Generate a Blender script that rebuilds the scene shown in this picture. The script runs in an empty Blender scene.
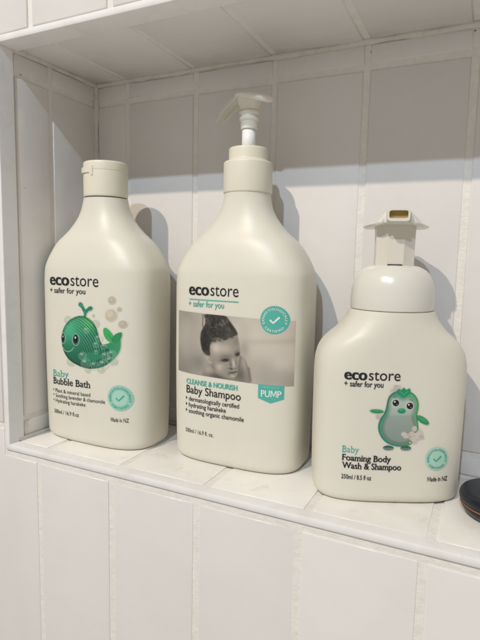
import bpy, bmesh, math, random
import numpy as np
from mathutils import Vector, Matrix, noise

U = 0.06            # one tile pitch in metres; all lengths below are in tile pitches
S = bpy.context.scene
C = S.collection
RNG = random.Random(7)

# ------------------------------------------------------------------ helpers
def link(name, me, mat=None, parent=None, smooth=True, autosmooth=None):
    o = bpy.data.objects.new(name, me)
    C.objects.link(o)
    if mat:
        me.materials.clear(); me.materials.append(mat)
    if parent: o.parent = parent
    if smooth:
        me.polygons.foreach_set('use_smooth', [True]*len(me.polygons))
        if autosmooth is not None:
            me.set_sharp_from_angle(angle=math.radians(autosmooth))
    return o

def mesh_from(name, V, F, mat=None, parent=None, smooth=True, autosmooth=None):
    me = bpy.data.meshes.new(name)
    me.from_pydata([(x*U, y*U, z*U) for x, y, z in V], [], F)
    me.validate(); me.update()
    return link(name, me, mat, parent, smooth, autosmooth)

def tag(o, label=None, cat=None, group=None, kind=None):
    if label: o['label'] = label
    if cat: o['category'] = cat
    if group: o['group'] = group
    if kind: o['kind'] = kind
    return o

def empty(name, loc, rz, label, cat):
    o = bpy.data.objects.new(name, None); C.objects.link(o)
    o.empty_display_size = 0.01
    o.location = [c*U for c in loc]; o.rotation_euler = (0, 0, rz)
    return tag(o, label, cat)

def lathe(prof, n=96, cx=0, cy=0, cap0=True, cap1=True):
    """prof: list of (r,z) bottom to top"""
    V = []; F = []
    for r, z in prof:
        for k in range(n):
            a = 2*math.pi*k/n
            V.append((cx+r*math.cos(a), cy+r*math.sin(a), z))
    for i in range(len(prof)-1):
        for k in range(n):
            a = i*n+k; b = i*n+(k+1) % n
            F.append((a, b, b+n, a+n))
    if cap0: F.append(tuple(reversed(range(n))))
    if cap1: F.append(tuple(range((len(prof)-1)*n, len(prof)*n)))
    return V, F

def loft(rings, cap0=True, cap1=True, closed=False):
    n = len(rings[0]); V = [p for r in rings for p in r]; F = []
    m = len(rings)
    for i in range(m-1 if not closed else m):
        j = (i+1) % m
        for k in range(n):
            l = (k+1) % n
            F.append((i*n+k, i*n+l, j*n+l, j*n+k))
    if not closed:
        if cap0: F.append(tuple(reversed(range(n))))
        if cap1: F.append(tuple((m-1)*n+k for k in range(n)))
    return V, F

def fillet(prof, steps=5, r=0.02):
    """round the corners of an (r,z) polyline"""
    out = [prof[0]]
    for i in range(1, len(prof)-1):
        a, b, c = (Vector(prof[i-1]), Vector(prof[i]), Vector(prof[i+1]))
        u = (a-b); v = (c-b)
        rr = min(r, u.length*.45, v.length*.45)
        p = b+u.normalized()*rr; q = b+v.normalized()*rr
        for k in range(steps+1):
            t = k/steps
            out.append(tuple((1-t)**2*p+2*t*(1-t)*b+t*t*q))
    out.append(prof[-1])
    return out

def catmull(pts, x):
    """monotone-ish smooth interpolation of rows [(z, a, b..)] at z=x (z ascending)"""
    if x <= pts[0][0]: return pts[0][1:]
    if x >= pts[-1][0]: return pts[-1][1:]
    for i in range(len(pts)-1):
        if pts[i][0] <= x <= pts[i+1][0]: break
    h = pts[i+1][0]-pts[i][0]; t = (x-pts[i][0])/h
    res = []
    for k in range(1, len(pts[0])):
        def sl(j):
            if j <= 0 or j >= len(pts)-1: return 0.0 if j > 0 else (pts[1][k]-pts[0][k])/(pts[1][0]-pts[0][0])
            d1 = (pts[j][k]-pts[j-1][k])/(pts[j][0]-pts[j-1][0]); d2 = (pts[j+1][k]-pts[j][k])/(pts[j+1][0]-pts[j][0])
            return 0 if d1*d2 <= 0 else 2*d1*d2/(d1+d2)
        m0, m1 = sl(i)*h, sl(i+1)*h
        p0, p1 = pts[i][k], pts[i+1][k]
        res.append((2*t**3-3*t*t+1)*p0+(t**3-2*t*t+t)*m0+(-2*t**3+3*t*t)*p1+(t**3-t*t)*m1)
    return res

# ------------------------------------------------------------------ materials
def mat(name, base, rough=.5, spec=.5, bump=None, mottle=None, sss=0, coat=0, vcol=None, island=0):
    m = bpy.data.materials.new(name); m.use_nodes = True
    nt = m.node_tree; N = nt.nodes; Lk = nt.links
    b = N['Principled BSDF']
    b.inputs['Base Color'].default_value = (*base, 1)
    b.inputs['Roughness'].default_value = rough
    b.inputs['Specular IOR Level'].default_value = spec
    if sss:
        b.inputs['Subsurface Weight'].default_value = sss
        b.inputs['Subsurface Radius'].default_value = (.0035, .003, .002)
        b.inputs['Subsurface Scale'].default_value = 1
    if coat:
        b.inputs['Coat Weight'].default_value = coat; b.inputs['Coat Roughness'].default_value = .08
    tc = N.new('ShaderNodeTexCoord')
    if mottle:   # list of (scale, colour, lo, hi, stretch)
        prev = None
        for sc, col, lo, hi in mottle:
            no = N.new('ShaderNodeTexNoise'); no.inputs['Scale'].default_value = sc
            no.inputs['Detail'].default_value = 6; no.inputs['Roughness'].default_value = .6
            no.inputs['Distortion'].default_value = .6
            Lk.new(tc.outputs['Object'], no.inputs['Vector'])
            mr = N.new('ShaderNodeMapRange'); mr.inputs[1].default_value = lo; mr.inputs[2].default_value = hi
            Lk.new(no.outputs['Fac'], mr.inputs[0])
            mx = N.new('ShaderNodeMix'); mx.data_type = 'RGBA'
            Lk.new(mr.outputs[0], mx.inputs['Factor'])
            if prev is None: mx.inputs['A'].default_value = (*base, 1)
            else: Lk.new(prev, mx.inputs['A'])
            mx.inputs['B'].default_value = (*col, 1)
            prev = mx.outputs['Result']
        if island:
            ge = N.new('ShaderNodeNewGeometry'); hs = N.new('ShaderNodeHueSaturation'); r2 = N.new('ShaderNodeMapRange')
            r2.inputs[3].default_value = 1-island; r2.inputs[4].default_value = 1+island*.6
            Lk.new(ge.outputs['Random Per Island'], r2.inputs[0]); Lk.new(r2.outputs[0], hs.inputs['Value'])
            Lk.new(prev, hs.inputs['Color']); prev = hs.outputs['Color']
        Lk.new(prev, b.inputs['Base Color'])
    if vcol:
        at = N.new('ShaderNodeAttribute'); at.attribute_name = vcol
        Lk.new(at.outputs['Color'], b.inputs['Base Color'])
    if bump:     # list of (scale, distance_m, strength)
        prev = None
        for sc, dist, st in bump:
            no = N.new('ShaderNodeTexNoise'); no.inputs['Scale'].default_value = sc
            no.inputs['Detail'].default_value = 4
            Lk.new(tc.outputs['Object'], no.inputs['Vector'])
            bp = N.new('ShaderNodeBump'); bp.inputs['Distance'].default_value = dist; bp.inputs['Strength'].default_value = st
            Lk.new(no.outputs['Fac'], bp.inputs['Height'])
            if prev: Lk.new(prev, bp.inputs['Normal'])
            prev = bp.outputs['Normal']
        Lk.new(prev, b.inputs['Normal'])
    return m

TILE = (.752, .724, .702)
M_tile = mat('glazed_tile', TILE, .20, .5, bump=[(38, .0014, .45), (900, .00005, .2)],
             mottle=[(14, (.725, .692, .664), .40, .75)], island=.035)
M_ftile = mat('shelf_tile', (.835, .81, .765), .30, .45, bump=[(60, .0010, .35), (700, .00008, .3)],
              mottle=[(26, (.775, .735, .67), .46, .70), (75, (.66, .575, .48), .58, .80), (9, (.86, .84, .80), .5, .7)], island=.03)
M_grout = mat('grout', (.755, .72, .67), .9, .2, bump=[(360, .0007, .7), (1200, .0002, .6)],
              mottle=[(160, (.79, .765, .72), .40, .62), (330, (.70, .65, .585), .62, .82)])
M_trim = mat('trim_white', (.80, .785, .77), .32, .4, bump=[(350, .00012, .3)],
             mottle=[(60, (.72, .69, .66), .5, .8), (500, (.50, .44, .38), .70, .80)])
M_caulk = mat('caulk', (.66, .62, .57), .6, .4, bump=[(200, .0010, .8)], mottle=[(120, (.52, .46, .40), .5, .8)])
M_body = mat('bottle_plastic', (.725, .698, .605), .40, .40, bump=[(130, .0002, .18), (18, .0008, .10)], sss=.12, mottle=[(30, (.708, .678, .580), .48, .75), (620, (.60, .57, .48), .735, .80)])
M_cap = mat('cap_plastic', (.735, .695, .575), .42, .45, bump=[(1400, .00004, .4)], sss=.1)
M_head = mat('pump_head_plastic', (.79, .755, .675), .34, .45, sss=.1)
M_foamcap = mat('dome_plastic', (.715, .695, .63), .24, .5, sss=.1)
M_column = mat('column_plastic', (.69, .645, .565), .36, .45, sss=.1)
M_tube = mat('tube_white', (.85, .85, .86), .3, .5)
M_in = mat('nozzle_inside', (.44, .31, .09), .5, .4)
M_dark = mat('dark_gap', (.015, .014, .02), .6, .3)
M_black = mat('ink_black', (.018, .018, .020), .4, .4)
M_grey = mat('ink_grey', (.10, .09, .085), .45, .3)
M_teal = mat('ink_teal', (.075, .40, .325), .4, .4)
M_tealb = mat('ink_teal_bright', (.085, .44, .365), .4, .4)
M_mint = mat('ink_mint', (.30, .60, .48), .4, .4)
M_mint2 = mat('ink_mint_pale', (.40, .65, .53), .4, .4)
M_white = mat('ink_white', (.80, .82, .76), .4, .4)
M_print = mat('printed_picture', (.5, .5, .5), .36, .4, vcol='Col')
M_puck = mat('black_lacquer', (.006, .009, .016), .32, .5)
M_copper = mat('copper_band', (.30, .15, .10), .40, .5); M_copper.node_tree.nodes['Principled BSDF'].inputs['Metallic'].default_value = .8

# ------------------------------------------------------------------ niche
XL, XF, XB, XU = .2925, .3313, .3464, .335
D, H = 1.512, 4.309
HB, HBB, YL = 4.066, .238, .741
XW = -.15            # left tile wall
XR = 6.45            # right end of the niche (outside the picture)
G = .034             # half a grout joint

def inset_poly(P, d):
    n = len(P); out = []
    for i in range(n):
        a, b, c = Vector(P[i-1]), Vector(P[i]), Vector(P[(i+1) % n])
        u = (b-a).normalized(); v = (c-b).normalized()
        nu = Vector((-u.y, u.x)); nv = Vector((-v.y, v.x))
        k = 1+nu.dot(nv)
        out.append(tuple(b+(nu+nv)*(d/k)))
    return out

def tile_mesh(name, polys, frame, mat_, base_parent=None, bev=.014, th=.05, tilt=.006):
    """polys: ccw 2-D polygons in the (a,b) plane; frame(a,b,h) -> xyz, h = height above the tile's face plane"""
    V = []; F = []
    for P in polys:
        n = len(P); i0 = len(V)
        dh = RNG.uniform(-tilt, 0); ta = RNG.uniform(-1, 1)*.008; tb = RNG.uniform(-1, 1)*.0015
        ca = sum(p[0] for p in P)/n; cb = sum(p[1] for p in P)/n
        rings = [(0, -th), (0, -bev*.9), (bev*.3, -bev*.3), (bev, 0)]
        for ins, h in rings:
            Q = inset_poly(P, ins) if ins else P
            for a, b in Q: V.append(frame(a, b, h+dh+ta*(a-ca)+tb*(b-cb)))
        for r in range(len(rings)-1):
            for k in range(n):
                l = (k+1) % n
                F.append((i0+r*n+k, i0+r*n+l, i0+(r+1)*n+l, i0+(r+1)*n+k))
        F.append(tuple(i0+3*n+k for k in range(n)))
    return V, F

def rect(a0, b0, a1, b1): return [(a0, b0), (a1, b0), (a1, b1), (a0, b1)]

def grout_sheet(frame, a0, a1, b0, b1, h=-.017):
    return [frame(a0, b0, h), frame(a1, b0, h), frame(a1, b1, h), frame(a0, b1, h)]

def surface(name, polys, frame, tmat, grout_rects, label, cat):
    V, F = tile_mesh(name, polys, frame, tmat)
    o = mesh_from(name, V, F, tmat, smooth=True, autosmooth=50)
    tag(o, label, cat, kind='structure')
    GV = []; GF = []
    for (a0, a1, b0, b1) in grout_rects:
        i = len(GV); GV += grout_sheet(frame, a0, a1, b0, b1); GF.append((i, i+1, i+2, i+3))
    mesh_from('grout', GV, GF, M_grout, o, smooth=False)
    return o

# front wall: frame (x,z) facing -y ; face plane y = .008
fr_front = lambda a, b, h: (a, .008-h, b)
polys = []
for i in range(-5, 9):
    x0, x1 = XL+i-1+G, XL+i-G
    if x1 < -.25: polys.append(rect(x0, -4.2, x1, .20-G))
    elif x0 < -.2:
        polys.append([(x0, -4.2), (x1, -4.2), (x1, -.145), (-.235, -.145), (-.235, .20-G), (x0, .20-G)])
    else: polys.append(rect(x0, -4.2, x1, -.145 if x0 < XR else .20-G))
for i in range(-5, 9):          # above the niche
    x0, x1 = XU+i-1+G, XU+i-G
    b = 4.368 if -.4 < x0 < XR else .2+G
    if x0 < -.2 and x1 > -.2:
        polys.append([(x0, .2+G), (-.235, .2+G), (-.235, 4.368), (x1, 4.368), (x1, 8.0), (x0, 8.0)])
    elif x1 <= -.2: polys.append(rect(x0, .2+G, x1, 8.0))
    else: polys.append(rect(x0, b, x1, 8.0))
surface('wall', polys, fr_front, M_tile,
        [(-6, XR+2.5, -4.3, -.03), (-6, XR+2.5, 4.33, 8.1), (-6, -.16, -.03, 4.33), (XR+.03, XR+2.5, -.03, 4.33)],
        'white glazed upright wall tiles with sandy grout around the niche', 'wall')

# back wall of the niche
fr_back = lambda a, b, h: (a, D-h, b)
polys = []
for i in range(0, 8):
    x0 = XW+.03 if i == 0 else XB+i-1+G
    x1 = XB+i-G
    if x1 > XR: x1 = XR
    polys.append(rect(x0, .03, x1, HBB-G))
    polys.append(rect(x0, HBB+G, x1, HB-G))
    polys.append(rect(x0, HB+G, x1, H-.03))
surface('niche_back_wall', polys, fr_back, M_tile, [(XW-.1, XR+.1, -.1, H+.1)],
        'tiled back wall of the niche behind the bottles', 'wall')

# left wall of the niche (faces +x): a = y, b = z
fr_left = lambda a, b, h: (XW+h, -a, b)      # a runs from -D to 0 so that polygons stay ccw seen from +x
TI_L = .20
polys = []
for (y0, y1) in ((TI_L+.03, YL-G), (YL+G, D-.03)):
    for z0, z1 in ((.03, HBB-G), (HBB+G, HB-G), (HB+G, H-.03)):
        polys.append([(-y0, z0), (-y0, z1), (-y1, z1), (-y1, z0)])
surface('niche_side_wall', polys, fr_left, M_tile, [(-.03, -D-.1, -.1, H+.1)],
        'narrow tiled left side wall of the niche', 'wall')
fr_right = lambda a, b, h: (XR-h, a, b)
polys = [rect(.2, .03, YL-G, H-.03), rect(YL+G, .03, D-.03, H-.03)]
surface('niche_side_wall', polys, fr_right, M_tile, [(.03, D+.1, -.1, H+.1)],
        'tiled right side wall of the niche beyond the picture edge', 'wall')

# ceiling of the niche (faces -z)
fr_ceil = lambda a, b, h: (-a, b, H-h)
TI_T = .25
polys = []; pf = []
for i in range(0, 8):
    x0 = XW+.03 if i == 0 else XB+i-1+G
    x1 = min(XB+i-G, XR-.03)
    polys.append(rect(-x1, TI_T+.02, -x0, D-.03))
surface('niche_ceiling', polys, fr_ceil, M_tile, [(-XR-.1, -XW+.1, .03, D+.1)],
        'tiled ceiling of the niche above the bottles', 'ceiling')

# shelf (floor of the niche)
fr_shelf = lambda a, b, h: (a, b, h)
TI_B = .125
polys = []
for i in range(0, 8):
    x0 = XW+.03 if i == 0 else XF+i-1+G*1.1
    x1 = min(XF+i-G*1.1, XR-.03)
    polys.append(rect(x0, TI_B+.02, x1, D-.03))
V, F = tile_mesh('niche_shelf', polys, fr_shelf, M_ftile, tilt=.0)
shelf = mesh_from('niche_shelf', V, F, M_ftile, smooth=True, autosmooth=50)
tag(shelf, 'cream tiled shelf of the niche carrying the bottles', 'shelf', kind='structure')
mesh_from('grout', [(XW-.1, .03, -.014), (XR+.1, .03, -.014), (XR+.1, D+.1, -.014), (XW-.1, D+.1, -.014)], [(0, 1, 2, 3)], M_grout, shelf, smooth=False)

# edge trim: four mitred bars with a softly rounded nose
def trim(axis_pts, name='niche_edge_trim'):
    V = []; F = []
    # corners of the opening and outward directions
    x0, x1, z0, z1 = -.135, XR, 0.0, 4.29
    prof0 = [(0, 1.), (0, .016), (.0035, .005), (.012, 0), (.061, .0), (.0655, .003), (.067, .010), (.067, .05), (.04, 1.)]
    corners = [(x0, z0, -1, -1), (x1, z0, 1, -1), (x1, z1, 1, 1), (x0, z1, -1, 1)]
    depth = {0: TI_B, 1: TI_L, 2: TI_T, 3: TI_L}
    for s in range(4):
        ca, cb = corners[s], corners[(s+1) % 4]
        i0 = len(V); n = len(prof0); K = 60
        for k in range(K+1):
            t = k/K
            for (u, v) in prof0:
                vv = depth[s] if v == 1. else v
                wob = .0015*noise.noise(Vector((t*40, s*7.3, u*9))) if 0 < k < K else 0
                ax = ca[0]+ca[2]*u; az = ca[1]+ca[3]*u; bx = cb[0]+cb[2]*u; bz = cb[1]+cb[3]*u
                V.append((ax+(bx-ax)*t, vv+wob, az+(bz-az)*t))
        for k in range(K):
            for j in range(n):
                l = (j+1) % n
                F.append((i0+k*n+j, i0+k*n+l, i0+(k+1)*n+l, i0+(k+1)*n+j))
    return mesh_from(name, V, F, M_trim, smooth=True, autosmooth=40)
tag(trim(None), 'white edge trim framing the niche opening', 'trim', kind='structure')

# caulk beads along the inner edges of the niche
def bead(p, q, r, amp, K=120):
    p, q = Vector(p), Vector(q); d = (q-p).normalized()
    a = Vector((0, 0, 1)) if abs(d.z) < .9 else Vector((1, 0, 0))
    u = d.cross(a).normalized(); v = d.cross(u)
    rings = []
    for k in range(K+1):
        c = p+(q-p)*(k/K)
        rr = r*(1+amp*noise.noise(c*5))
        off = u*noise.noise(c*2.3+Vector((9, 0, 0)))*r*.4+v*noise.noise(c*2.9)*r*.4
        rings.append([tuple(c+off+(u*math.cos(t*math.pi/5)+v*math.sin(t*math.pi/5))*rr) for t in range(10)])
    return loft(rings)
BV = []; BF = []
for args in (((XW, D, H), (XR, D, H), .034, .5), ((XW, D, 0), (XW, D, H), .04, .4), ((XW, .05, H), (XW, D, H), .034, .4),
             ((XW, .14, 0), (XW, D, 0), .035, .4), ((XW, D, 0), (XR, D, 0), .03, .4)):
    v, f = bead(*args); i = len(BV); BV += v; BF += [tuple(a+i for a in t) for t in f]
tag(mesh_from('caulk_bead', BV, BF, M_caulk), 'wavy caulk bead sealing the inner corners of the niche', 'caulk', kind='structure')

# a few tiny pin holes and specks of dirt in the joints
def specks(parent, pts, n):
    V = []; F = []
    for k, (p, r) in enumerate(pts):
        p = Vector(p); nn = Vector(n); a = Vector((0, 0, 1)) if abs(nn.z) < .9 else Vector((1, 0, 0))
        u = nn.cross(a).normalized(); v = nn.cross(u); i = len(V)
        V.append(tuple(p+nn*r*.5))
        for t in range(9):
            q = r*(.7+.5*noise.noise(Vector((k*3.1, t*.9, 1))))
            V.append(tuple(p+(u*math.cos(t*.698)+v*math.sin(t*.698))*q))
        F += [(i, i+1+t, i+1+(t+1) % 9) for t in range(9)]
    mesh_from('dirt_specks', V, F, M_speck, parent, smooth=True)
M_speck = mat('dirt', (.09, .06, .04), .9, .1)
obs = bpy.data.objects
specks(obs['niche_back_wall'], [((3.378, D-.004, 4.205), .008), ((4.326, D-.004, H-.06), .010)], (0, -1, 0))
specks(obs['niche_side_wall'], [((XW+.001, .329, 2.868), .007), ((XW+.001, .31, 4.07), .010)], (1, 0, 0))
specks(obs['niche_ceiling'], [((.03, .262, H-.004), .013)], (0, 0, -1))

# ------------------------------------------------------------------ bottles: bodies
NP = 3.2
def section(w, d, n, N=144):
    out = []
    for k in range(N):
        t = 2*math.pi*k/N; c, s = math.cos(t), math.sin(t)
        out.append((math.copysign(abs(c)**(2/n), c)*w/2, math.copysign(abs(s)**(2/n), s)*d/2))
    return out

class Bottle:
    def __init__(s, W, Dp, r, rows, ztop, n=NP):
        s.W, s.D, s.r, s.rows, s.ztop, s.n = W, Dp, r, rows, ztop, n
    def dims(s, z):
        w, = catmull(s.rows, z)
        t = max(0, min(1, (w-2*s.r)/(s.W-2*s.r)))
        d = 2*s.r+(s.D-2*s.r)*t**1.1
        return w, d, 2+(s.n-2)*t**.7
    def front(s, x, z):
        w, d, n = s.dims(z)
        q = max(0, 1-abs(2*x/w)**n)
        return -d/2*q**(1/n)
    def body(s, parent, name='body'):
        rings = []
        base = [(.0, .060), (.004, .040), (.018, .018), (.045, .004), (.08, 0)]
        def ring(z, ins):
            w, d, n = s.dims(z)
            return [(x, y, z) for x, y in section(w-2*ins, d-2*ins, n)]
        rings.append([(x*.9, y*.86, .018) for x, y, z in ring(.02, .1)])
        rings.append([(x*.97, y*.95, 0.003) for x, y, z in ring(.02, .07)])
        for z, ins in base: rings.append(ring(z if z else .003, ins))
        zz = .10
        K = 90
        for k in range(K+1):
            z = zz+(s.ztop-zz)*k/K
            rings.append(ring(z, 0))
        V, F = loft(rings)
        return mesh_from(name, V, F, M_body, parent, autosmooth=60)

# ------------------------------------------------------------------ lettering
_txt = {}
def text_geo(body, weight=0.0, spacing=1.0):
    offset = min(weight, .007); bold = max(0, weight-.007)
    key = (body, weight, spacing)
    if key in _txt: return _txt[key]
    if body == 'M':      # drawn by hand: two uprights and a deep V
        V = [(p[0], p[1]*.69, 0.0) for p in ((0, 0), (.10, 0), (.10, 1), (0, 1), (.62, 0), (.72, 0), (.72, 1), (.62, 1))]
        F = [(0, 1, 2, 3), (4, 5, 6, 7)]; h = .055+weight*.8
        for sx in (0, 1):
            X = lambda x: x if not sx else .72-x
            i = len(V); V += [(X(.02), .69, .0006), (X(.02+2*h), .69, .0006), (X(.36+h*.6), .10, .0006), (X(.36-h*.6), .10, .0006)]; F.append((i, i+1, i+2, i+3))
        if weight > .007: V = [(x+(weight*.5 if 0 < x < .72 else 0), y, d) for x, y, d in V]
        _txt[key] = (V, F); return V, F
    if 'M' in body:
        V = []; F = []; cur = 0; import re
        for part in re.findall('M|[^M]+', body):
            v, f = text_geo(part, weight, spacing); mn = min(p[0] for p in v); mx = max(p[0] for p in v); i = len(V)
            V += [(p[0]-mn+cur, p[1], p[2]) for p in v]; F += [tuple(a+i for a in t) for t in f]; cur += mx-mn+.085*spacing**2
        _txt[key] = (V, F); return V, F
    cu = bpy.data.curves.new('t', 'FONT'); cu.body = body; cu.size = 1; cu.resolution_u = 4
    cu.offset = offset; cu.space_character = spacing
    o = bpy.data.objects.new('t', cu); C.objects.link(o)
    dg = bpy.context.evaluated_depsgraph_get()
    me = bpy.data.meshes.new_from_object(o.evaluated_get(dg))
    V = [(v.co.x, v.co.y, 0.0) for v in me.vertices]; F = [tuple(p.vertices) for p in me.polygons]
    if bold:
        V0, F0 = V, F; V, F = [], []
        for k in range(5):
            i = len(V); dx = bold*(k/4-.5)*2; V += [(x+dx, y, k*.00035) for x, y, _ in V0]; F += [tuple(a+i for a in f) for f in F0]
    bpy.data.objects.remove(o); bpy.data.curves.remove(cu); bpy.data.meshes.remove(me)
    _txt[key] = (V, F)
    return V, F

XH = None
def xheight():
    global XH
    if XH is None:
        V, F = text_geo('x'); XH = max(v[1] for v in V)
    return XH

def add_serifs(V, F, xh):
    """give the upright strokes small slab serifs where their ends are flat"""
    V = list(V); F = list(F)
    from collections import Counter
    ec = Counter()
    for f in F:
        for a, b in zip(f, f[1:]+f[:1]): ec[(min(a, b), max(a, b))] += 1
    new = []
    for (a, b), c in ec.items():
        if c != 1: continue
        (x0, y0), (x1, y1) = V[a][:2], V[b][:2]
        if abs(y0-y1) < .004 and .05 < abs(x0-x1) < .26:
            y = (y0+y1)/2
            lo = abs(y) < .02; hi = abs(y-xh) < .03 or y > xh*1.25
            if lo or hi:
                l, r = min(x0, x1), max(x0, x1); e = .055
                new.append((l-e, r+(e if lo else .01), (y-.002, y+.05) if lo else (y-.05, y+.002)))
    for l, r, (b, t) in new:
        i = len(V); V += [(l, b, .002), (r, b, .002), (r, t, .002), (l, t, .002)]; F.append((i, i+1, i+2, i+3))
    return V, F

class Label:
    def __init__(s, bottle, parent): s.b, s.p = bottle, parent
    def put(s, name, V2, F, m, off=.003, label=None):
        V = [(p[0], s.b.front(p[0], p[1])-off-(p[2] if len(p) > 2 else 0), p[1]) for p in V2]
        o = mesh_from(name, V, F, m, s.p, smooth=False)
        # faces must look outwards (-y)
        if label: o['label'] = label
        return o
    def words(s, runs, x0, x1, z, xh, m=M_black, serif=False, name='lettering', off=.003, slant=0.0, label=None):
        """runs: list of (text, weight offset)"""
        V2 = []; F2 = []; cur = 0
        k0 = xheight()
        for body, w in runs:
            V, F = text_geo(body, w)
            if serif: V, F = add_serifs(V, F, k0)
            mx = max(v[0] for v in V); mn = min(v[0] for v in V)
            i = len(V2)
            V2 += [(x-mn+cur, y, d) for x, y, d in V]; F2 += [tuple(a+i for a in f) for f in F]
            cur += mx-mn+.10
        cur -= .10
        sx = (x1-x0)/cur; sz = xh/k0
        P = [(x0+x*sx, z+y*sz+slant*x*sx, d) for x, y, d in V2]
        return s.put(name, P, F2, m, off, label)
    def arc(s, body, cx, cz, r, h, a0, a1, m, bottom=False, off=.0062, w=.02):
        V, F = text_geo(body, w, 1.15)
        mx = max(v[0] for v in V); mn = min(v[0] for v in V)
        P = []
        caps = .73
        for x, y, d in V:
            t = (x-mn)/(mx-mn); yy = y/caps*h
            a = math.radians(a0+(a1-a0)*t)
            rr = (r+yy) if not bottom else (r+h-yy)
            P.append((cx+rr*math.sin(a), cz+rr*math.cos(a), d))
        return s.put('ring_lettering', P, F, m, off)
    def disc(s, cx, cz, r, m, name='seal', off=.003, r0=0.0, sx=1.0):
        n = 64; K = 6; P = []; F = []
        for k in range(K+1):
            rr = r0+(r-r0)*k/K
            for j in range(n):
                a = 2*math.pi*j/n; P.append((cx+rr*math.cos(a)*sx, cz+rr*math.sin(a)))
        for k in range(K):
            for j in range(n):
                l = (j+1) % n; F.append((k*n+j, k*n+l, (k+1)*n+l, (k+1)*n+j))
        return s.put(name, P, F, m, off)
    def stroke(s, pts, w, m, name, off=.006):
        P = []; F = []
        pts = [Vector(p) for p in pts]
        dense = []
        for a, b in zip(pts, pts[1:]):
            n = max(1, int((b-a).length/.03))
            dense += [a+(b-a)*k/n for k in range(n)]
        dense.append(pts[-1])
        for i, p in enumerate(dense):
            d = (dense[min(i+1, len(dense)-1)]-dense[max(i-1, 0)]).normalized()
            q = Vector((-d.y, d.x))*w/2
            P += [tuple(p+q), tuple(p-q)]
        for i in range(len(dense)-1): F.append((2*i, 2*i+1, 2*i+3, 2*i+2))
        return s.put(name, P, F, m, off)
    def picture(s, name, rgba, mapf, off=.0035, label=None):
        """rgba (h,w,4) painted picture -> fine coloured mesh; mapf(u,v)->(x,z) with v downwards"""
        h, w = rgba.shape[:2]
        V = []; 
        for j in range(h):
            for i in range(w):
                x, z = mapf(i/(w-1), j/(h-1))
                V.append((x*U, (s.b.front(x, z)-off)*U, z*U))
        al = rgba[..., 3]
        keep = (al[:-1, :-1]+al[1:, :-1]+al[:-1, 1:]+al[1:, 1:]) > .04
        jj, ii = np.nonzero(keep)
        a = jj*w+ii
        F = np.stack([a, a+w, a+w+1, a+1], 1)
        me = bpy.data.meshes.new(name)
        me.from_pydata(V, [], F.tolist())
        ca = me.color_attributes.new('Col', 'FLOAT_COLOR', 'POINT')
        basec = np.array([.725, .698, .605])
        lin = np.where(rgba[..., :3] <= .04045, rgba[..., :3]/12.92, ((rgba[..., :3]+.055)/1.055)**2.4)
        col = lin*al[..., None]+basec*(1-al[..., None])
        full = np.ones((h*w, 4), np.float32); full[:, :3] = col.reshape(-1, 3)
        ca.data.foreach_set('color', full.ravel())
        bm = bmesh.new(); bm.from_mesh(me)
        bmesh.ops.delete(bm, geom=[v for v in bm.verts if not v.link_faces], context='VERTS')
        bm.to_mesh(me); bm.free()
        o = link(name, me, M_print, s.p, smooth=True)
        if label: o['label'] = label
        return o

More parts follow.
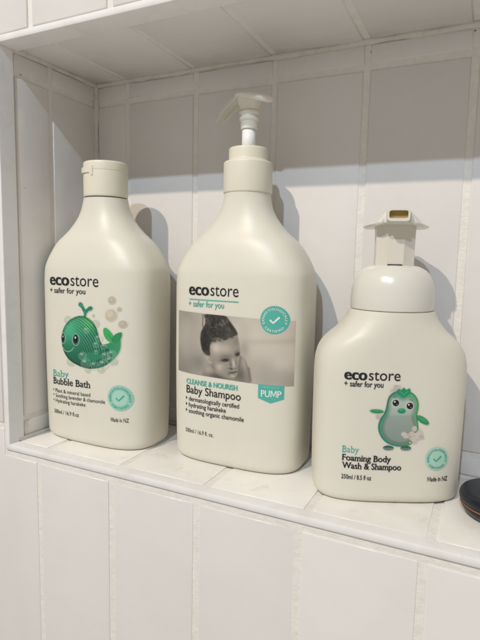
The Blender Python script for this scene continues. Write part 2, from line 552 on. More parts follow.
# ------------------------------------------------------------------ tiny painter (numpy) for the printed pictures
class Canvas:
    def __init__(s, x0, y0, x1, y1, w, h):
        s.X, s.Y = np.meshgrid(np.linspace(x0, x1, w), np.linspace(y0, y1, h))
        s.c = np.zeros((h, w, 3)); s.a = np.zeros((h, w)); s.rs = np.random.RandomState(3)
    def over(s, col, m):
        col = np.asarray(col, float)
        if col.ndim == 1: col = col/255.
        na = m+s.a*(1-m)
        s.c = np.where(na[..., None] > 1e-6, (col*m[..., None]+s.c*(s.a*(1-m))[..., None])/np.maximum(na, 1e-6)[..., None], 0)
        s.a = na
    def ell(s, cx, cy, rx, ry, ang=0, soft=1.5):
        t = math.radians(ang); dx, dy = s.X-cx, s.Y-cy
        a = dx*math.cos(t)+dy*math.sin(t); b = -dx*math.sin(t)+dy*math.cos(t)
        d = (np.hypot(a/rx, b/ry)-1)*min(rx, ry)
        return np.clip(.5-d/(2*soft), 0, 1)
    def poly(s, P, soft=1.5, smooth=True):
        P = np.array(P, float)
        if smooth:
            for _ in range(2):
                Q = np.roll(P, -1, 0); P = np.stack([P*.75+Q*.25, P*.25+Q*.75], 1).reshape(-1, 2)
        inside = np.zeros(s.X.shape, bool); dist = np.full(s.X.shape, 1e9)
        for a, b in zip(P, np.roll(P, -1, 0)):
            e = b-a; L2 = e@e+1e-9
            t = np.clip(((s.X-a[0])*e[0]+(s.Y-a[1])*e[1])/L2, 0, 1)
            dist = np.minimum(dist, np.hypot(s.X-a[0]-t*e[0], s.Y-a[1]-t*e[1]))
            cr = ((a[1] > s.Y) != (b[1] > s.Y))
            xx = (b[0]-a[0])*(s.Y-a[1])/(b[1]-a[1]+1e-12)+a[0]
            inside ^= cr & (s.X < xx)
        sd = np.where(inside, -dist, dist)
        s.sd = sd
        return np.clip(.5-sd/(2*soft), 0, 1)
    def line(s, P, w, soft=1.0):
        P = np.array(P, float); dist = np.full(s.X.shape, 1e9)
        for a, b in zip(P, P[1:]):
            e = b-a; L2 = e@e+1e-9
            t = np.clip(((s.X-a[0])*e[0]+(s.Y-a[1])*e[1])/L2, 0, 1)
            dist = np.minimum(dist, np.hypot(s.X-a[0]-t*e[0], s.Y-a[1]-t*e[1]))
        return np.clip(.5-(dist-w/2)/(2*soft), 0, 1)
    def blob(s, cx, cy, rx, ry, ang=0):
        t = math.radians(ang); dx, dy = s.X-cx, s.Y-cy
        a = dx*math.cos(t)+dy*math.sin(t); b = -dx*math.sin(t)+dy*math.cos(t)
        return np.exp(-((a/rx)**2+(b/ry)**2))
    def noise(s, sc, seed=1):
        r = np.random.RandomState(seed); h, w = s.X.shape
        gh, gw = max(2, int(h/sc)+2), max(2, int(w/sc)+2)
        g = r.rand(gh, gw); y = np.linspace(0, gh-1.001, h); x = np.linspace(0, gw-1.001, w)
        yi, xi = y.astype(int), x.astype(int); fy, fx = (y-yi)[:, None], (x-xi)[None]
        fy = fy*fy*(3-2*fy); fx = fx*fx*(3-2*fx)
        return (g[yi][:, xi]*(1-fy)*(1-fx)+g[yi+1][:, xi]*fy*(1-fx)+g[yi][:, xi+1]*(1-fy)*fx+g[yi+1][:, xi+1]*fy*fx)
    def rgba(s): return np.dstack([np.clip(s.c, 0, 1), s.a])

def lerp(a, b, t): return (np.array(a, float)*(1-t[..., None])+np.array(b, float)*t[..., None])/255.

def paint_whale():
    c = Canvas(36, 2, 420, 422, 250, 270); X, Y = c.X, c.Y
    grey = (178, 168, 148)
    for cx, cy, r in ((340, 27, 18), (373, 75, 10), (387, 155, 18), (247, 107, 6)):
        c.over(grey, c.ell(cx, cy, r, r*1.12)*.85)
        c.over((205, 198, 180), c.ell(cx-r*.2, cy-r*.3, r*.45, r*.4, soft=4)*.5)
    c.over((190, 181, 160), c.ell(335, 106, 27, 32)*.9); c.over((212, 204, 186), c.ell(330, 98, 15, 18, soft=6)*.7)
    for cx, cy, r in ((104, 132, 22), (258, 150, 20), (120, 352, 24), (345, 352, 20), (215, 396, 16), (285, 392, 20)):
        c.over((176, 186, 166), c.ell(cx, cy, r, r)*.75); c.over((208, 208, 190), c.ell(cx-4, cy-5, r*.5, r*.5, soft=4)*.6)
    # tail and flukes
    m = c.poly([(255, 250), (300, 262), (335, 250), (350, 225), (378, 212), (380, 250), (378, 290), (362, 325), (330, 360), (280, 385), (230, 380), (220, 300)])
    sh = np.clip((X-250)/130, 0, 1); c.over(lerp((40, 120, 90), (62, 150, 105), sh), m)
    m = c.poly([(298, 172), (316, 170), (342, 200), (358, 240), (340, 256), (312, 236), (298, 205)]); c.over(lerp((60, 160, 95), (70, 175, 90), sh), m)
    m = c.poly([(386, 194), (384, 226), (366, 256), (336, 250), (342, 218), (362, 200)]); c.over((44, 140, 88), m)
    c.over((30, 100, 65), c.line([(322, 205), (345, 240)], 4, 3)*.5)
    # spout
    m = np.maximum(c.line([(200, 125), (203, 95), (200, 78)], 15), np.maximum(c.line([(203, 92), (190, 66), (176, 48)], 17), c.ell(178, 50, 14, 12, 40)))
    m = np.maximum(m, np.maximum(c.line([(203, 92), (218, 76), (232, 68)], 18), c.ell(230, 70, 15, 12, -20))); c.over((40, 128, 100), m)
    c.over((80, 170, 140), np.maximum(c.line([(186, 58), (172, 44)], 5, 3), c.line([(200, 110), (199, 84)], 4, 3))*.6)
    # body
    body = [(66, 225), (70, 190), (92, 150), (128, 120), (175, 105), (215, 115), (248, 140), (266, 175), (276, 215), (290, 262), (330, 290), (345, 330), (320, 372), (255, 392), (200, 388), (150, 368), (108, 342), (78, 300), (66, 255)]
    m = c.poly(body)
    t = np.clip((Y-110)/280, 0, 1)
    col = lerp((66, 158, 118), (24, 92, 68), t)
    col = col+c.blob(110, 190, 60, 60)[..., None]*np.array([22, 40, 34])/255+c.blob(230, 145, 45, 40)[..., None]*np.array([26, 34, -2])/255
    # ridges of the knitted side
    ph = np.hypot(X-60, Y-330)/1.0
    rid = .5+.5*np.sin(ph*2*math.pi/12.5+.6*np.sin(Y/30))
    side = np.clip((X-120-(Y-110)*.22)/50, 0, 1)
    col = col*(1-.26*(rid*side)[..., None])+(.12*((1-rid)*side))[..., None]*np.array([.6, 1, .8])
    col = col*(1-.10*(c.noise(3, 5)[..., None]))
    col = col*(1-.35*np.clip(1+c.sd/16, 0, 1)[..., None])
    c.over(col, m)
    # smile, eyes
    c.over((150, 205, 178), c.line([(74, 275), (84, 292), (103, 300), (124, 293), (138, 276)], 4, 1.2)*.9)
    for ex, ey, rx, ry in ((76, 228, 11, 28), (150, 234, 18, 30)):
        c.over((150, 205, 180), c.ell(ex, ey, rx+3, ry+3)); c.over((60, 100, 88), c.ell(ex, ey, rx, ry))
        c.over((12, 16, 18), c.ell(ex-1, ey-2, rx*.68, ry*.72)); c.over((225, 235, 230), c.ell(ex-rx*.15, ey-ry*.35, rx*.25, ry*.2))
    # pectoral fin
    m = c.poly([(185, 330), (215, 300), (260, 305), (295, 320), (270, 345), (225, 352)]); c.over((44, 134, 98), m*.8)
    # foam bubbles over the body
    for cx, cy, r in ((210, 186, 17), (188, 322, 23), (275, 228, 19), (262, 262, 17), (300, 272, 16), (308, 322, 22), (338, 312, 22), (205, 362, 28), (252, 372, 22), (298, 366, 26), (330, 345, 18), (262, 300, 12)):
        c.over((150, 184, 165), c.ell(cx, cy, r, r, soft=3)*.30); c.over((208, 226, 212), c.ell(cx-r*.25, cy-r*.45, r*.36, r*.2, soft=3)*.6)
        e = np.clip(c.ell(cx, cy, r, r)-c.ell(cx, cy, r-3, r-3), 0, 1); c.over((178, 200, 184), e*.25)
    return c.rgba()

def paint_bird():
    c = Canvas(52, 28, 424, 424, 235, 255); X, Y = c.X, c.Y
    def fluff(cx, cy, R, n, seed):
        r = random.Random(seed)
        for k in range(n):
            a = r.uniform(0, 6.28); q = R*r.uniform(.2, .9)
            g = r.uniform(-10, 12)
            c.over((196+g, 184+g, 176+g), c.ell(cx+q*math.cos(a), cy+q*math.sin(a)*1.25, r.uniform(10, 17), r.uniform(10, 17))*.85)
    fluff(218, 62, 26, 16, 2); fluff(120, 215, 14, 5, 9)
    for fx in (170, 272):
        c.over((50, 92, 84), c.ell(fx, 402, 32, 15)); 
        for k in (-18, 0, 18): c.over((120, 140, 132), c.ell(fx+k, 408, 9, 8)*.8)
    # wings
    for (cx, cy, rx, ry, a) in ((103, 184, 42, 13, 3), (372, 233, 46, 19, 33)):
        m = c.ell(cx, cy, rx, ry, a); c.over((44, 138, 92), m); c.over((84, 176, 122), c.ell(cx, cy-5, rx*.7, ry*.4, a, soft=4)*.6)
    body = [(164, 115), (178, 85), (208, 66), (250, 56), (298, 62), (330, 84), (350, 120), (350, 165), (338, 205), (346, 250), (350, 300), (335, 350), (295, 388), (240, 396), (185, 388), (140, 360), (113, 315), (107, 270), (120, 230), (145, 195), (158, 155)]
    m = c.poly(body)
    col = lerp((70, 162, 130), (104, 186, 128), np.clip((X-200)/150, 0, 1))
    col = col*(1-.32*np.clip(1+c.sd/14, 0, 1)[..., None])*(1-.12*c.noise(3, 4)[..., None])
    c.over(col, m)
    belly = [(172, 128), (185, 98), (222, 90), (255, 112), (285, 96), (318, 108), (332, 140), (326, 185), (318, 215), (332, 262), (336, 310), (318, 352), (280, 378), (225, 382), (170, 362), (138, 322), (130, 275), (146, 225), (170, 190)]
    m = c.poly(belly, soft=3)
    col = lerp((178, 192, 181), (146, 162, 153), np.clip((Y-90)/300, 0, 1))
    kn = .5+.5*np.sin(Y*2*math.pi/9.5)*np.sin(X*2*math.pi/9+np.floor(Y/9.5)*math.pi)
    col = col*(1-.20*(kn*np.clip((Y-195)/20, 0, 1))[..., None])*(1-.22*np.clip(1+c.sd/22, 0, 1)[..., None])
    c.over(col, m)
    # crest
    c.over((36, 140, 100), c.poly([(208, 70), (232, 48), (246, 56), (262, 40), (276, 54), (296, 44), (304, 62), (296, 80), (262, 104), (236, 86)], smooth=False))
    c.over((90, 190, 140), c.line([(240, 64), (262, 86), (286, 62)], 5, 3)*.6)
    for ex, ey in ((213, 133), (296, 150)):
        c.over((205, 214, 204), c.ell(ex, ey, 24, 24)); c.over((58, 52, 48), c.ell(ex+1, ey, 20, 20)); c.over((12, 12, 14), c.ell(ex+1, ey, 14, 14))
        c.over((240, 245, 240), c.ell(ex-5, ey-7, 5, 5)); c.over((200, 205, 200), c.ell(ex+7, ey+7, 2.5, 2.5))
    c.over((60, 90, 80), c.line([(200, 100), (216, 98)], 5)*.7); c.over((60, 90, 80), c.line([(296, 112), (314, 118)], 5)*.7)
    c.over((44, 142, 108), c.ell(248, 180, 24, 16)); c.over((30, 100, 78), c.line([(228, 184), (248, 190), (268, 184)], 3)*.7)
    c.over((100, 190, 150), c.ell(244, 172, 10, 5, soft=3)*.6)
    fluff(334, 322, 38, 34, 4); fluff(270, 330, 18, 7, 5)
    for cx, cy, r in ((258, 322, 10), (284, 336, 8), (300, 372, 12)):
        c.over((215, 214, 204), c.ell(cx-2, cy-3, r*.5, r*.4, soft=3)*.8)
    return c.rgba()

def paint_baby():
    # canvas in enlarged-photo units: x 0..468, y 0..250 (rectified)
    c = Canvas(0, 0, 468, 250, 430, 230); X, Y = c.X, c.Y
    def T(P): return [(x*.5333+80, (y*.5333+12)-20-.091*(x*.5333+80)) for x, y in P]
    def b(x, y, rx, ry, a=0):
        (cx, cy), = T([(x, y)]); return c.blob(cx, cy, rx*.5333, ry*.5333, a)
    def G(v): return (v, v*.945, v*.875)
    def col3(v): return np.dstack([v, v*.95, v*.88])/255
    def L(P, w, v, a, s=1.5): c.over(G(v), c.line(T(P), w*.5333, s)*a)
    bg = 176+22*np.clip((X-60)/330, 0, 1)-40*c.blob(0, 235, 150, 90)-18*c.blob(20, 0, 110, 60)+8*c.blob(330, 60, 80, 60)
    bg = bg-26*c.blob(360, 215, 70, 50)-30*c.blob(465, 245, 60, 60)+6*(c.noise(40, 2)-.5)*2-26*b(400, 290, 36, 60)-22*b(40, 400, 60, 60)
    bg = bg-12*np.exp(-((Y-(95-.10*(X-270)))/12)**2)*np.clip((X-290)/40, 0, 1)
    c.over(col3(bg)*np.array([1, 1.01, 1.02]), np.ones_like(X))
    # shoulders and chest
    m = c.poly(T([(60, 640), (75, 500), (95, 440), (140, 400), (200, 440), (300, 520), (360, 430), (372, 335), (400, 352), (425, 395), (436, 440), (450, 520), (470, 640)]), soft=3)
    v = 140+30*b(130, 460, 40, 40)+24*b(398, 390, 16, 60, -12)-34*b(375, 480, 40, 50)-40*b(180, 500, 70, 24)-20*b(240, 520, 60, 20)+8*b(410, 470, 14, 50)
    c.over(col3(v), m)
    L([(372, 350), (362, 400), (360, 450), (345, 500)], 14, 92, .6, 5)
    L([(436, 430), (452, 520)], 12, 92, .7, 4)
    # face
    m = c.poly(T([(140, 260), (180, 225), (250, 232), (300, 205), (346, 182), (358, 222), (367, 268), (372, 306), (366, 336), (360, 362), (352, 392), (354, 420), (360, 444), (358, 470), (346, 496), (322, 512), (285, 512), (240, 506), (192, 482), (156, 442), (138, 398), (132, 340), (132, 290)]), soft=2.6)
    v = 150+42*b(185, 290, 42, 46)+26*b(262, 292, 46, 34)-14*b(338, 236, 20, 34)-12*b(300, 345, 18, 16)
    v = v+22*b(222, 424, 30, 22)-22*b(160, 440, 28, 34, 40)-16*b(240, 500, 60, 16, 20)+18*b(205, 440, 34, 24, 30)-44*b(258, 376, 34, 15, -16)-44*b(350, 328, 20, 15, -36)-16*b(255, 350, 40, 14, -14)
    v = v+34*b(322, 400, 11, 32, -12)-34*b(302, 408, 9, 26)-20*b(344, 398, 8, 24)-34*b(304, 442, 20, 8)+30*b(318, 494, 20, 8)-26*b(288, 478, 12, 14)-22*b(362, 440, 8, 40)-22*b(316, 478, 26, 5)
    v = (v-150)*1.12+150
    c.over(col3(v), m)
    # ear
    c.over(G(178), c.poly(T([(98, 348), (112, 346), (130, 362), (150, 392), (156, 412), (140, 408), (118, 380), (100, 366)]), soft=2)); L([(122, 362), (140, 392)], 5, 104, .6, 2)
    L([(112, 352), (126, 366)], 5, 215, .7, 2)
    # features: shaded sockets, lowered lashes, nose, mouth
    for (x, y, rx, ry, a_, k) in ((258, 378, 30, 12, -16, .60), (352, 332, 19, 11, -38, .60), (268, 383, 12, 6, -10, .75), (358, 335, 8, 6, -30, .75)):
        c.over(G(40), np.clip(b(x, y, rx, ry, a_)*1.1, 0, 1)*k)
    L([(232, 396), (254, 402), (280, 394)], 6, 178, .5, 3); L([(238, 366), (258, 360), (280, 362)], 5, 150, .4, 3)
    L([(236, 384), (254, 374), (274, 372), (286, 378)], 5, 34, .7, 1.8); L([(338, 340), (350, 328), (366, 322)], 5, 34, .7, 1.8)
    L([(224, 362), (250, 348), (284, 350)], 8, 112, .45, 4); L([(328, 318), (346, 304), (364, 300)], 7, 104, .45, 4)
    L([(320, 378), (327, 402), (331, 424)], 7, 205, .4, 4)
    c.over(G(60), b(308, 440, 10, 5)*.8); c.over(G(60), b(338, 436, 6, 5)*.7)
    L([(300, 468), (316, 470), (332, 464), (348, 460)], 8, 40, .85, 2.4); L([(306, 480), (324, 481), (340, 474)], 7, 160, .4, 3)
    # hair
    m = c.poly(T([(88, 44), (130, 40), (190, 44), (262, 52), (286, 86), (312, 120), (336, 152), (352, 186), (338, 192), (318, 200), (300, 214), (286, 208), (268, 226), (250, 232), (236, 224), (215, 240), (196, 228), (176, 242), (158, 238), (138, 270), (136, 310), (144, 346), (126, 352), (104, 342), (74, 306), (62, 262), (58, 216), (66, 168), (86, 136), (100, 112), (92, 80)]), soft=3.0)
    v = 52+0*X
    a = np.arctan2(Y-60, X-120); st = .5+.5*np.sin(a*26+9*c.noise(16, 8))
    v = v+34*st*c.noise(12, 3)+30*b(235, 105, 26, 44, 50)*st+20*b(290, 170, 22, 22)-18*b(95, 250, 26, 80)-16*b(160, 130, 20, 60)
    c.over(col3(v), m)
    # tangled wet tuft: loops of hair with the wall showing through
    c.over(G(182), c.poly(T([(84, 70), (100, 66), (106, 92), (98, 118), (84, 106)]), soft=2)*.85)
    c.over(G(150), c.poly(T([(225, 84), (240, 80), (252, 110), (240, 122)]), soft=2)*.6)
    r = random.Random(5)
    L([(72, 52), (78, 48), (96, 50)], 4, 60, .9); L([(78, 60), (80, 90), (76, 130), (86, 140)], 5, 54, .9); L([(104, 50), (102, 90), (112, 130)], 6, 48, .9)
    L([(92, 54), (118, 80), (122, 120)], 4, 150, .6)
    for k in range(30):
        x = r.uniform(95, 265); y = r.uniform(46, 80)
        L([(x, y), (x+r.uniform(-8, 20), y+r.uniform(20, 50)), (x+r.uniform(-4, 40), y+r.uniform(55, 105))], r.choice((3, 4, 5)), r.choice((26, 30, 34, 100, 125, 140)), .38, 2.0)
    for k in range(26):
        t = r.random(); x = 70+r.uniform(0, 60); y = 150+170*t
        L([(x, y), (x+r.uniform(-6, 14), y+r.uniform(14, 30)), (x+r.uniform(-2, 26), y+40)], 3, r.choice((24, 30, 82)), .45, 1.2)
    # wet parting along the forehead
    L([(160, 226), (188, 216), (215, 222), (234, 238)], 7, 150, .55, 3); L([(150, 262), (170, 244), (205, 238), (238, 244)], 5, 84, .45, 3)
    for k in range(26):
        x = r.uniform(150, 330); y = 246-(x-150)*.24; L([(x-14, y-26), (x, y-6), (x+r.uniform(-4, 12), y+r.uniform(2, 16))], 3, r.choice((52, 64, 84)), .4, 2)
    c.over(G(138), b(205, 224, 34, 8, -8)*.6); c.over(G(120), b(300, 190, 22, 6, -24)*.35)
    for k in range(14):
        x = 245+k*7.8; y = 232-k*3.4
        L([(x, y-14), (x+r.uniform(-3, 6), y+r.uniform(0, 12))], 4, 60, .45, 1.5)
    for _ in range(2):       # lens softness of the printed photograph
        p = np.pad(c.c, ((1, 1), (1, 1), (0, 0)), mode='edge')
        c.c = (p[:-2, 1:-1]+p[2:, 1:-1]+p[1:-1, :-2]+p[1:-1, 2:]+2*p[1:-1, 1:-1])/6
    g = (c.rs.rand(*X.shape)-.5)*.02
    c.c = c.c+g[..., None]
    c.a[:] = 1
    return c.rgba()

def seal(L, cx, cz, r, mdisc, minner, mtext, mcheck, sx=1.0):
    L.disc(cx, cz, r, mdisc, 'seal', off=.0042)
    if minner: L.disc(cx, cz, r*.60, minner, 'seal_centre', off=.0052)
    L.arc('DERMATOLOGICALLY', cx, cz, r*.70, r*.17, -112, 112, mtext)
    L.arc('CERTIFIED', cx, cz, r*.70, r*.17, 232, 128, mtext, bottom=True)
    k = r*.36
    L.stroke([(cx-k*.85, cz+k*.02), (cx-k*.22, cz-k*.58), (cx+k*.95, cz+k*.62)], r*.13, mcheck, 'check_mark', off=.0064)

# ------------------------------------------------------------------ bottle 1: flip cap bubble bath
root = empty('flip_cap_bottle', (.585, .82, 0), .0, 'cream bottle with flip cap and green whale print beside the left wall of the niche', 'bottle')
rows500 = [(0, 1.475), (.5, 1.50), (1.2, 1.515), (1.80, 1.515), (1.97, 1.495), (2.06, 1.435), (2.16, 1.33), (2.28, 1.165), (2.40, .90), (2.48, .755), (2.58, .615), (2.68, .535), (2.80, .49)]
b1 = Bottle(1.515, .87, .245, rows500, 2.774)
b1.body(root)
cap = mesh_from('cap', *lathe(fillet([(.10, 2.786), (.246, 2.786), (.2475, 2.82), (.2475, 3.064), (.2445, 3.067), (.2445, 3.070), (.2485, 3.073), (.246, 3.172), (.10, 3.182), (.02, 3.182)], 4, .022)), M_cap, root, autosmooth=50)
# thumb catch of the flip lid on the left front of the rim
def catch():
    V = []; F = []
    a0, a1 = math.radians(206), math.radians(276)
    K = 14
    rings = []
    for k in range(K+1):
        t = k/K; a = a0+(a1-a0)*t
        ro = .268-.012*t; ri = .23
        zt = 3.102; zb = 3.050-.012*t if k < K-1 else 3.012; zt = zt if k < K-1 else 3.112
        rings.append([(ri*math.cos(a), ri*math.sin(a), zb), (ro*math.cos(a), ro*math.sin(a), zb), (ro*math.cos(a), ro*math.sin(a), zt), (ri*math.cos(a), ri*math.sin(a), zt)])
    return loft(rings)
mesh_from('thumb_catch', *catch(), M_cap, cap, autosmooth=40)
mesh_from('neck_ring', *lathe([(.1, 2.76), (.234, 2.76), (.234, 2.795), (.1, 2.795)]), M_grey, root)
L = Label(b1, root)
L.words([('eco', .040)], -.484, -.158, 1.797, .086, name='brand_lettering'); L.words([('store', 0)], -.140, .251, 1.797, .086, name='brand_lettering')
L.words([('+ safer for you', .012)], -.482, .071, 1.706, .039, slant=.012)
L.picture('whale_picture', paint_whale(), lambda u, v: (
    (lambda XX, YY: (-.277+(XX-68)/310*.79-.02*(YY-35)/365*(1-(XX-68)/310),
        (1.612-(YY-35)/365*.785)*(1-(XX-68)/310)+(1.652-(YY-35)/365*.739)*((XX-68)/310)))(36+384*u, 2+420*v)),
    label='printed green knitted whale toy in foam bubbles')
L.words([('Baby', .002)], -.462, -.196, .740, .050, M_teal, serif=True, slant=.05)
L.words([('Bubble Bath', .016)], -.463, .123, .652, .050, serif=True, slant=.035)
for body, x1, z in (('Plant & mineral based', .118, .556), ('Soothing lavender & chamomile', .318, .497), ('Hydrating harakeke', .045, .436)):
    L.words([('+', 0.0)], -.474, -.448, z, .030, M_grey, slant=.0); L.words([(body, .004)], -.425, x1, z, .028, M_black, slant=.03)
L.words([('500ml / 16.9 fl.oz', .006)], -.458, -.055, .303, .030, M_black, slant=.03)
L.words([('Made in NZ', .006)], .388, .588, .331, .030, M_black)
seal(L, .497, .600, .142, M_mint, M_mint2, M_teal, M_teal)

# ------------------------------------------------------------------ bottle 2: pump shampoo
root = empty('pump_bottle', (2.289, 1.003, 0), .02, 'tall cream pump bottle with printed photo of a bathing toddler, between the other two', 'bottle')
b2 = Bottle(1.47, .87, .243, [(z, w*.965) for z, w in rows500[:-1]]+[(2.82, .475)], 2.80, n=3.4)
b2.body(root)
mesh_from('neck_ring', *lathe([(.1, 2.77), (.232, 2.77), (.232, 2.80), (.1, 2.80)]), M_grey, root)
collar = mesh_from('collar', *lathe(fillet([(.10, 2.79), (.252, 2.79), (.252, 3.105), (.200, 3.118), (.200, 3.246), (.08, 3.250), (.06, 3.245)], 4, .018)), M_cap, root, autosmooth=50)
mesh_from('pump_tube', *lathe([(.070, 3.2), (.070, 3.46)], 48), M_tube, root)
neck = mesh_from('pump_neck', *lathe(fillet([(.06, 3.435), (.086, 3.435), (.086, 3.512), (.100, 3.522), (.100, 3.548), (.084, 3.560), (.084, 3.575), (.100, 3.585), (.100, 3.610), (.085, 3.622), (.090, 3.64), (.05, 3.65)], 3, .008), 64), M_head, root, autosmooth=60)
# head: funnel block, leaf-shaped thumb plate, hollow spout curving down to the left
def pump_head(parent):
    rings = []
    for z, hw, hd_ in ((3.622, .088, .088), (3.65, .090, .090), (3.69, .110, .098), (3.735, .120, .104), (3.762, .124, .108)):
        rings.append([(x, y, z) for x, y in section(2*hw, 2*hd_, 3.0, 48)])
    V, F = loft(rings)
    h = mesh_from('pump_head', V, F, M_head, parent, autosmooth=60)
    # plate + spout swept along a curve; local s runs from the short right end (s>0) to the spout tip (s<0)
    ang = math.radians(148)          # spout points left and back, thumb end to the front right
    dx, dy = math.cos(ang), math.sin(ang)
    def P(s, lat, z): return (dx*s-dy*lat, dy*s+dx*lat, z)
    path = [(-.315, 3.690, .035, .035), (-.305, 3.698, .070, .050), (-.27, 3.714, .098, .060), (-.21, 3.734, .122, .064), (-.14, 3.756, .136, .060), (-.05, 3.778, .145, .052), (.05, 3.795, .140, .048), (.15, 3.804, .112, .052), (.25, 3.802, .088, .056), (.36, 3.784, .072, .058), (.46, 3.748, .062, .058), (.55, 3.702, .054, .052), (.585, 3.680, .045, .044)]
    # resample
    rows = []
    for k in range(len(path)-1):
        for j in range(5):
            t = j/5; rows.append(tuple(path[k][i]*(1-t)+path[k+1][i]*t for i in range(4)))
    rows.append(path[-1])
    rings = []
    for s_, z, hw, th in rows:
        hollow = s_ > .08
        w = .012
        if hollow:   # inverted U
            sec = [(-hw, -th-.02), (-hw, -.022), (-hw*.80, -.002), (0, .008), (hw*.80, -.002), (hw, -.022), (hw, -th-.02), (hw-w, -th-.02), (hw-w, -.028), (0, -.022), (-hw+w, -.028), (-hw+w, -th-.02)]
        else:
            sec = [(-hw*.97, -th*.75), (-hw, -th*.35), (-hw*.86, -.004), (0, .008), (hw*.86, -.004), (hw, -th*.35), (hw*.97, -th*.75), (hw*.8, -th), (hw*.35, -th-.004), (0, -th-.005), (-hw*.35, -th-.004), (-hw*.8, -th)]
        rings.append([P(s_, a, z+b) for a, b in sec])
    V, F = loft(rings)
    mesh_from('spout', V, F, M_head, h, autosmooth=62)
pump_head(root)
L = Label(b2, root)
L.words([('eco', .040)], -.449, -.203, 1.757, .080, name='brand_lettering'); L.words([('store', 0)], -.188, .121, 1.757, .080, name='brand_lettering')
L.stroke([(-.444, 1.7105), (.122, 1.7085)], .011, M_tealb, 'underline', off=.003)
L.words([('+ safer for you', .008)], -.452, -.035, 1.638, .038, M_teal)
L.picture('toddler_photo', paint_baby(), lambda u, v: (-.603+1.270*u-.0*v, (1.583-.035*u)*(1-v)+(.944-.033*u)*v), off=.003,
          label='printed grey photo of a wet-haired toddler')
L.words([('CLEANSE & NOURISH', .040)], -.475, .130, .828, .034, M_teal)
L.words([('Baby Shampoo', .012)], -.474, .167, .730, .053, M_black)
for body, x1, z in (('dermatologically certified', .150, .648), ('hydrating harakeke', .004, .583), ('soothing organic chamomile', .203, .518)):
    L.words([('+', .012)], -.487, -.460, z, .032, M_black); L.words([(body, .008)], -.440, x1, z, .030, M_black)
L.words([('500ml / 16.9 fl. oz.', .006)], -.484, -.136, .305, .028, M_black)
# tag reading PUMP
tagV = []; tagF = []
K = 12
for i in range(K+1):
    u = i/K; x = .347+(.592-.347)*u
    zt = .922-.008*u; zb = .783-.045*(1-abs(2*u-1))
    for j in range(5): tagV.append((x, zb+(zt-zb)*j/4))
for i in range(K):
    for j in range(4): tagF.append((i*5+j, (i+1)*5+j, (i+1)*5+j+1, i*5+j+1))
L.put('pump_tag', tagV, tagF, M_tealb, .0035)
L.words([('PUMP', .022)], .376, .570, .800, .042, M_white, off=.005)
L.words([('NOW WITH', .0)], .395, .548, .885, .014, M_mint, off=.005)
seal(L, .488, 1.553, .136, M_tealb, None, M_white, M_white)

# ------------------------------------------------------------------ bottle 3: foaming wash
root = empty('foam_pump_bottle', (3.808, .912, 0), .44, 'short wide cream bottle with domed foam pump and green penguin print, at the right', 'bottle')
rowsF = [(0, 1.315), (.5, 1.335), (1.10, 1.345), (1.22, 1.335), (1.31, 1.30), (1.39, 1.225), (1.46, 1.10), (1.52, .965), (1.58, .865), (1.64, .795), (1.72, .755)]
b3 = Bottle(1.345, .735, .374, rowsF, 1.700, n=3.4)
def dimsF(z, s=b3):
    w, = catmull(s.rows, z); t = max(0, min(1, (w-.75)/(1.345-.75)))
    return w, .752+(.735-.752)*t, 2+1.4*t**.6
b3.dims = dimsF
b3.body(root)
mesh_from('neck_ring', *lathe([(.1, 1.67), (.355, 1.67), (.355, 1.705), (.1, 1.705)]), M_grey, root)
dome = mesh_from('dome_collar', *lathe(fillet([(.10, 1.704), (.368, 1.704), (.3675, 1.80), (.363, 1.885)], 3, .01)+[(.357, 1.92), (.346, 1.96), (.330, 1.998), (.312, 2.03), (.283, 2.056), (.250, 2.076), (.215, 2.090), (.180, 2.098), (.10, 2.10), (.03, 2.10)], 112), M_foamcap, root, autosmooth=50)
# column: faceted front panel, sweeping back
def col_section(hw, yf, yb, z, hp):
    return [(-hw, -.02, z), (-hw*.93, yf*.72, z), (-hp, yf*.96, z), (-hp*.9, yf, z), (hp*.9, yf, z), (hp, yf*.96, z), (hw*.93, yf*.72, z), (hw, -.02, z), (hw*.93, yb*.7, z), (hw*.5, yb, z), (-hw*.5, yb, z), (-hw*.93, yb*.7, z)]
rings = [col_section(.176, -.172, .16, 2.078, .078), col_section(.174, -.173, .16, 2.20, .078), col_section(.176, -.177, .16, 2.36, .080), col_section(.180, -.19, .16, 2.462, .084)]
column = mesh_from('pump_column', *loft(rings), M_column, root, autosmooth=28)
mesh_from('column_slot', *loft([[(-.062, -.181, 2.088), (.062, -.181, 2.088), (.062, -.15, 2.086), (-.062, -.15, 2.086)], [(-.062, -.181, 2.106), (.062, -.181, 2.106), (.062, -.15, 2.108), (-.062, -.15, 2.108)]]), M_dark, column, smooth=False)
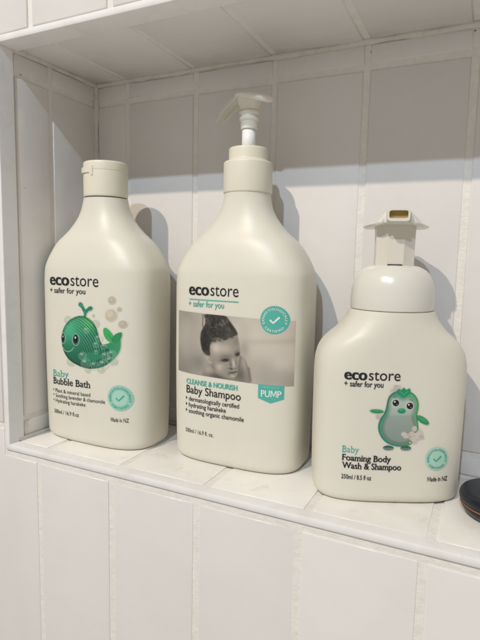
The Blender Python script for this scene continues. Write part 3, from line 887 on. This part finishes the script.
# wing-shaped push plate with square nozzle facing the front
def foam_head(parent):
    M_ = 20
    def prof(y, hw, zt, zw, hn, zb, th=.020):
        top, bot = [], []
        for k in range(-M_, M_+1):
            t = k/M_; x = hw*math.copysign(abs(t)**.9, t); a = abs(x)
            g = 1.0 if a <= hn else max(0, 1-(a-hn)/max(hw-hn, 1e-4))
            gt = g*g*(3-2*g)*.45+g**1.05*.55
            e = min(1, (hw-a)/.03)**.5 if hw > a else 0
            top.append((x, y, zw+(zt-zw)*gt))
            bot.append((x, y, zw-th*e+(zb-zw+th)*min(1, g*1.25)**1.5*.9*(1 if g < 1 else 1)))
        return top, bot
    # (y, half width, top, wing height, spout half width, underside)
    keys = [(-.275, .150, 2.568, 2.468, .085, 2.462), (-.25, .190, 2.572, 2.452, .085, 2.458),
            (-.20, .228, 2.577, 2.445, .085, 2.450), (-.12, .266, 2.580, 2.440, .085, 2.446), (-.03, .286, 2.580, 2.437, .085, 2.445),
            (.07, .282, 2.577, 2.438, .082, 2.445), (.15, .250, 2.568, 2.441, .076, 2.446), (.21, .195, 2.550, 2.448, .066, 2.450), (.25, .11, 2.522, 2.458, .05, 2.456)]
    P_ = [prof(*k) for k in keys]
    V = []; F = []; n = 2*M_+1
    for top, bot in P_: V += top+bot
    for i in range(len(P_)-1):
        a0 = i*2*n; b0 = (i+1)*2*n
        for k in range(n-1):
            F.append((a0+k, a0+k+1, b0+k+1, b0+k)); F.append((a0+n+k, b0+n+k, b0+n+k+1, a0+n+k+1))
        F.append((a0, b0, b0+n, a0+n)); F.append((a0+n-1, a0+2*n-1, b0+2*n-1, b0+n-1))
    e0 = (len(P_)-1)*2*n
    for k in range(n-1):
        F.append((k, n+k, n+k+1, k+1)); F.append((e0+k, e0+k+1, e0+n+k+1, e0+n+k))
    h = mesh_from('push_plate', V, F, M_foamcap, parent, autosmooth=75)
    # nozzle: rim and recessed yellowed inside
    def rr(hw, z0, z1, y, n=20, e=6):
        cz = (z0+z1)/2; hh = (z1-z0)/2
        out = []
        for k in range(n*2):
            t = 2*math.pi*k/(n*2); c, s = math.cos(t), math.sin(t)
            out.append((math.copysign(abs(c)**(2/e), c)*hw, y, cz+math.copysign(abs(s)**(2/e), s)*hh))
        return out
    rings = [rr(.100, 2.462, 2.574, -.255), rr(.098, 2.462, 2.571, -.30), rr(.094, 2.463, 2.566, -.338), rr(.091, 2.467, 2.562, -.345), rr(.078, 2.487, 2.556, -.345), rr(.075, 2.490, 2.553, -.338)]
    mesh_from('nozzle_rim', *loft(rings, cap0=False, cap1=False), M_foamcap, h, autosmooth=50)
    rings = [rr(.075, 2.490, 2.553, -.338), rr(.071, 2.494, 2.550, -.300), rr(.002, 2.520, 2.522, -.296)]
    mesh_from('nozzle_inside', *loft(rings, cap0=False, cap1=True), M_in, h, autosmooth=40)
foam_head(column)
column.rotation_euler.z = -.21
L = Label(b3, root)
L.words([('eco', .044)], -0.467, -0.274, 1.114, .062, name='brand_lettering'); L.words([('store', .004)], -0.261, 0.009, 1.114, .062, name='brand_lettering')
L.words([('+ safer for you', .018)], -0.464, -0.134, 1.053, .032)
def bm_(u, v):
    XX, YY = 52+372*u, 28+396*v
    s_ = (XX-62)/350; t_ = (YY-38)/380
    return (-.248+.507*s_+(.028*(1-s_)+.037*s_)*t_, (1.059-.566*t_)*(1-s_)+(1.066-.568*t_)*s_)
L.picture('penguin_picture', paint_bird(), bm_, label='printed green and grey knitted penguin toy in foam')
L.words([('Baby', 0.0)], -0.458, -0.315, .460, .039, M_teal, serif=True)
L.words([('Foaming Body', .026)], -0.457, -0.034, .388, .036, serif=True)
L.words([('Wash & Shampoo', .026)], -0.455, 0.059, .317, .036, serif=True)
L.words([('250ml / 8.5 fl oz', .010)], -0.453, -0.198, .219, .026)
L.words([('Made in NZ', .010)], 0.296, 0.483, .218, .027)
seal(L, .372, .424, .106, M_mint2, None, M_teal, M_teal)

# ------------------------------------------------------------------ black round case at the right edge
root = empty('round_case', (4.82, .80, 0), 0, 'black round case with a copper band cut off at the right edge of the shelf', 'case')
mesh_from('base', *lathe(fillet([(.05, .002), (.25, .002), (.300, .045), (.322, .098), (.05, .10)], 4, .03)), M_puck, root, autosmooth=50)
mesh_from('band', *lathe([(.05, .0985), (.322, .0985), (.322, .116), (.05, .116)]), M_copper, root, autosmooth=40)
mesh_from('lid', *lathe(fillet([(.05, .115), (.326, .115), (.334, .170), (.300, .215), (.12, .225), (.01, .225)], 5, .03)), M_puck, root, autosmooth=50)

# ------------------------------------------------------------------ camera (calibrated from the tile grid)
cam = bpy.data.cameras.new('camera'); co = bpy.data.objects.new('camera', cam); C.objects.link(co)
cam.sensor_fit = 'HORIZONTAL'; cam.sensor_width = 36; cam.lens = 515.344/480*36
r = Vector((0.89903105, 0.43742558, 0.02005102)); u = Vector((-0.06889186, 0.09607467, 0.9929872)); f = Vector((-0.4324316, 0.89410767, -0.11650917))
mw = Matrix((r, u, -f)).transposed().to_4x4(); mw.translation = Vector((4.61179, -3.9201, 2.12084))*U
co.matrix_world = mw
cam.clip_start = .01; cam.clip_end = 100
S.camera = co

# ------------------------------------------------------------------ light: two bathroom downlights + room bounce
def spot(name, target, d, dist, energy, col, radius):
    l = bpy.data.lights.new(name, 'POINT'); l.energy = energy; l.color = col; l.shadow_soft_size = radius
    o = bpy.data.objects.new(name, l); C.objects.link(o)
    o.location = (Vector(target)+Vector(d)*dist)*U
    return o
spot('warm_downlight', (2.4, 0, 4.29), (-.27, -1, .913), 22, 87.0, (1, .865, .70), .016)
spot('cool_downlight', (2.4, 0, 4.29), (.10, -1, .782), 22, 45.5, (.77, .93, 1.12), .016)
w = bpy.data.worlds.new('World'); S.world = w; w.use_nodes = True      # pale room all round, a little brighter from below (white floor and basin)
wn = w.node_tree; bg = wn.nodes['Background']
tcw = wn.nodes.new('ShaderNodeTexCoord'); sx = wn.nodes.new('ShaderNodeSeparateXYZ'); mrw = wn.nodes.new('ShaderNodeMapRange')
wn.links.new(tcw.outputs['Generated'], sx.inputs[0]); wn.links.new(sx.outputs['Z'], mrw.inputs[0])
mrw.inputs[1].default_value = -.8; mrw.inputs[2].default_value = .8; mrw.inputs[3].default_value = .60; mrw.inputs[4].default_value = .17
bg.inputs[0].default_value = (1, .955, .885, 1); wn.links.new(mrw.outputs[0], bg.inputs[1])

S.view_settings.view_transform = 'Standard'; S.view_settings.look = 'None'; S.view_settings.gamma = 1
S.view_settings.exposure = 0
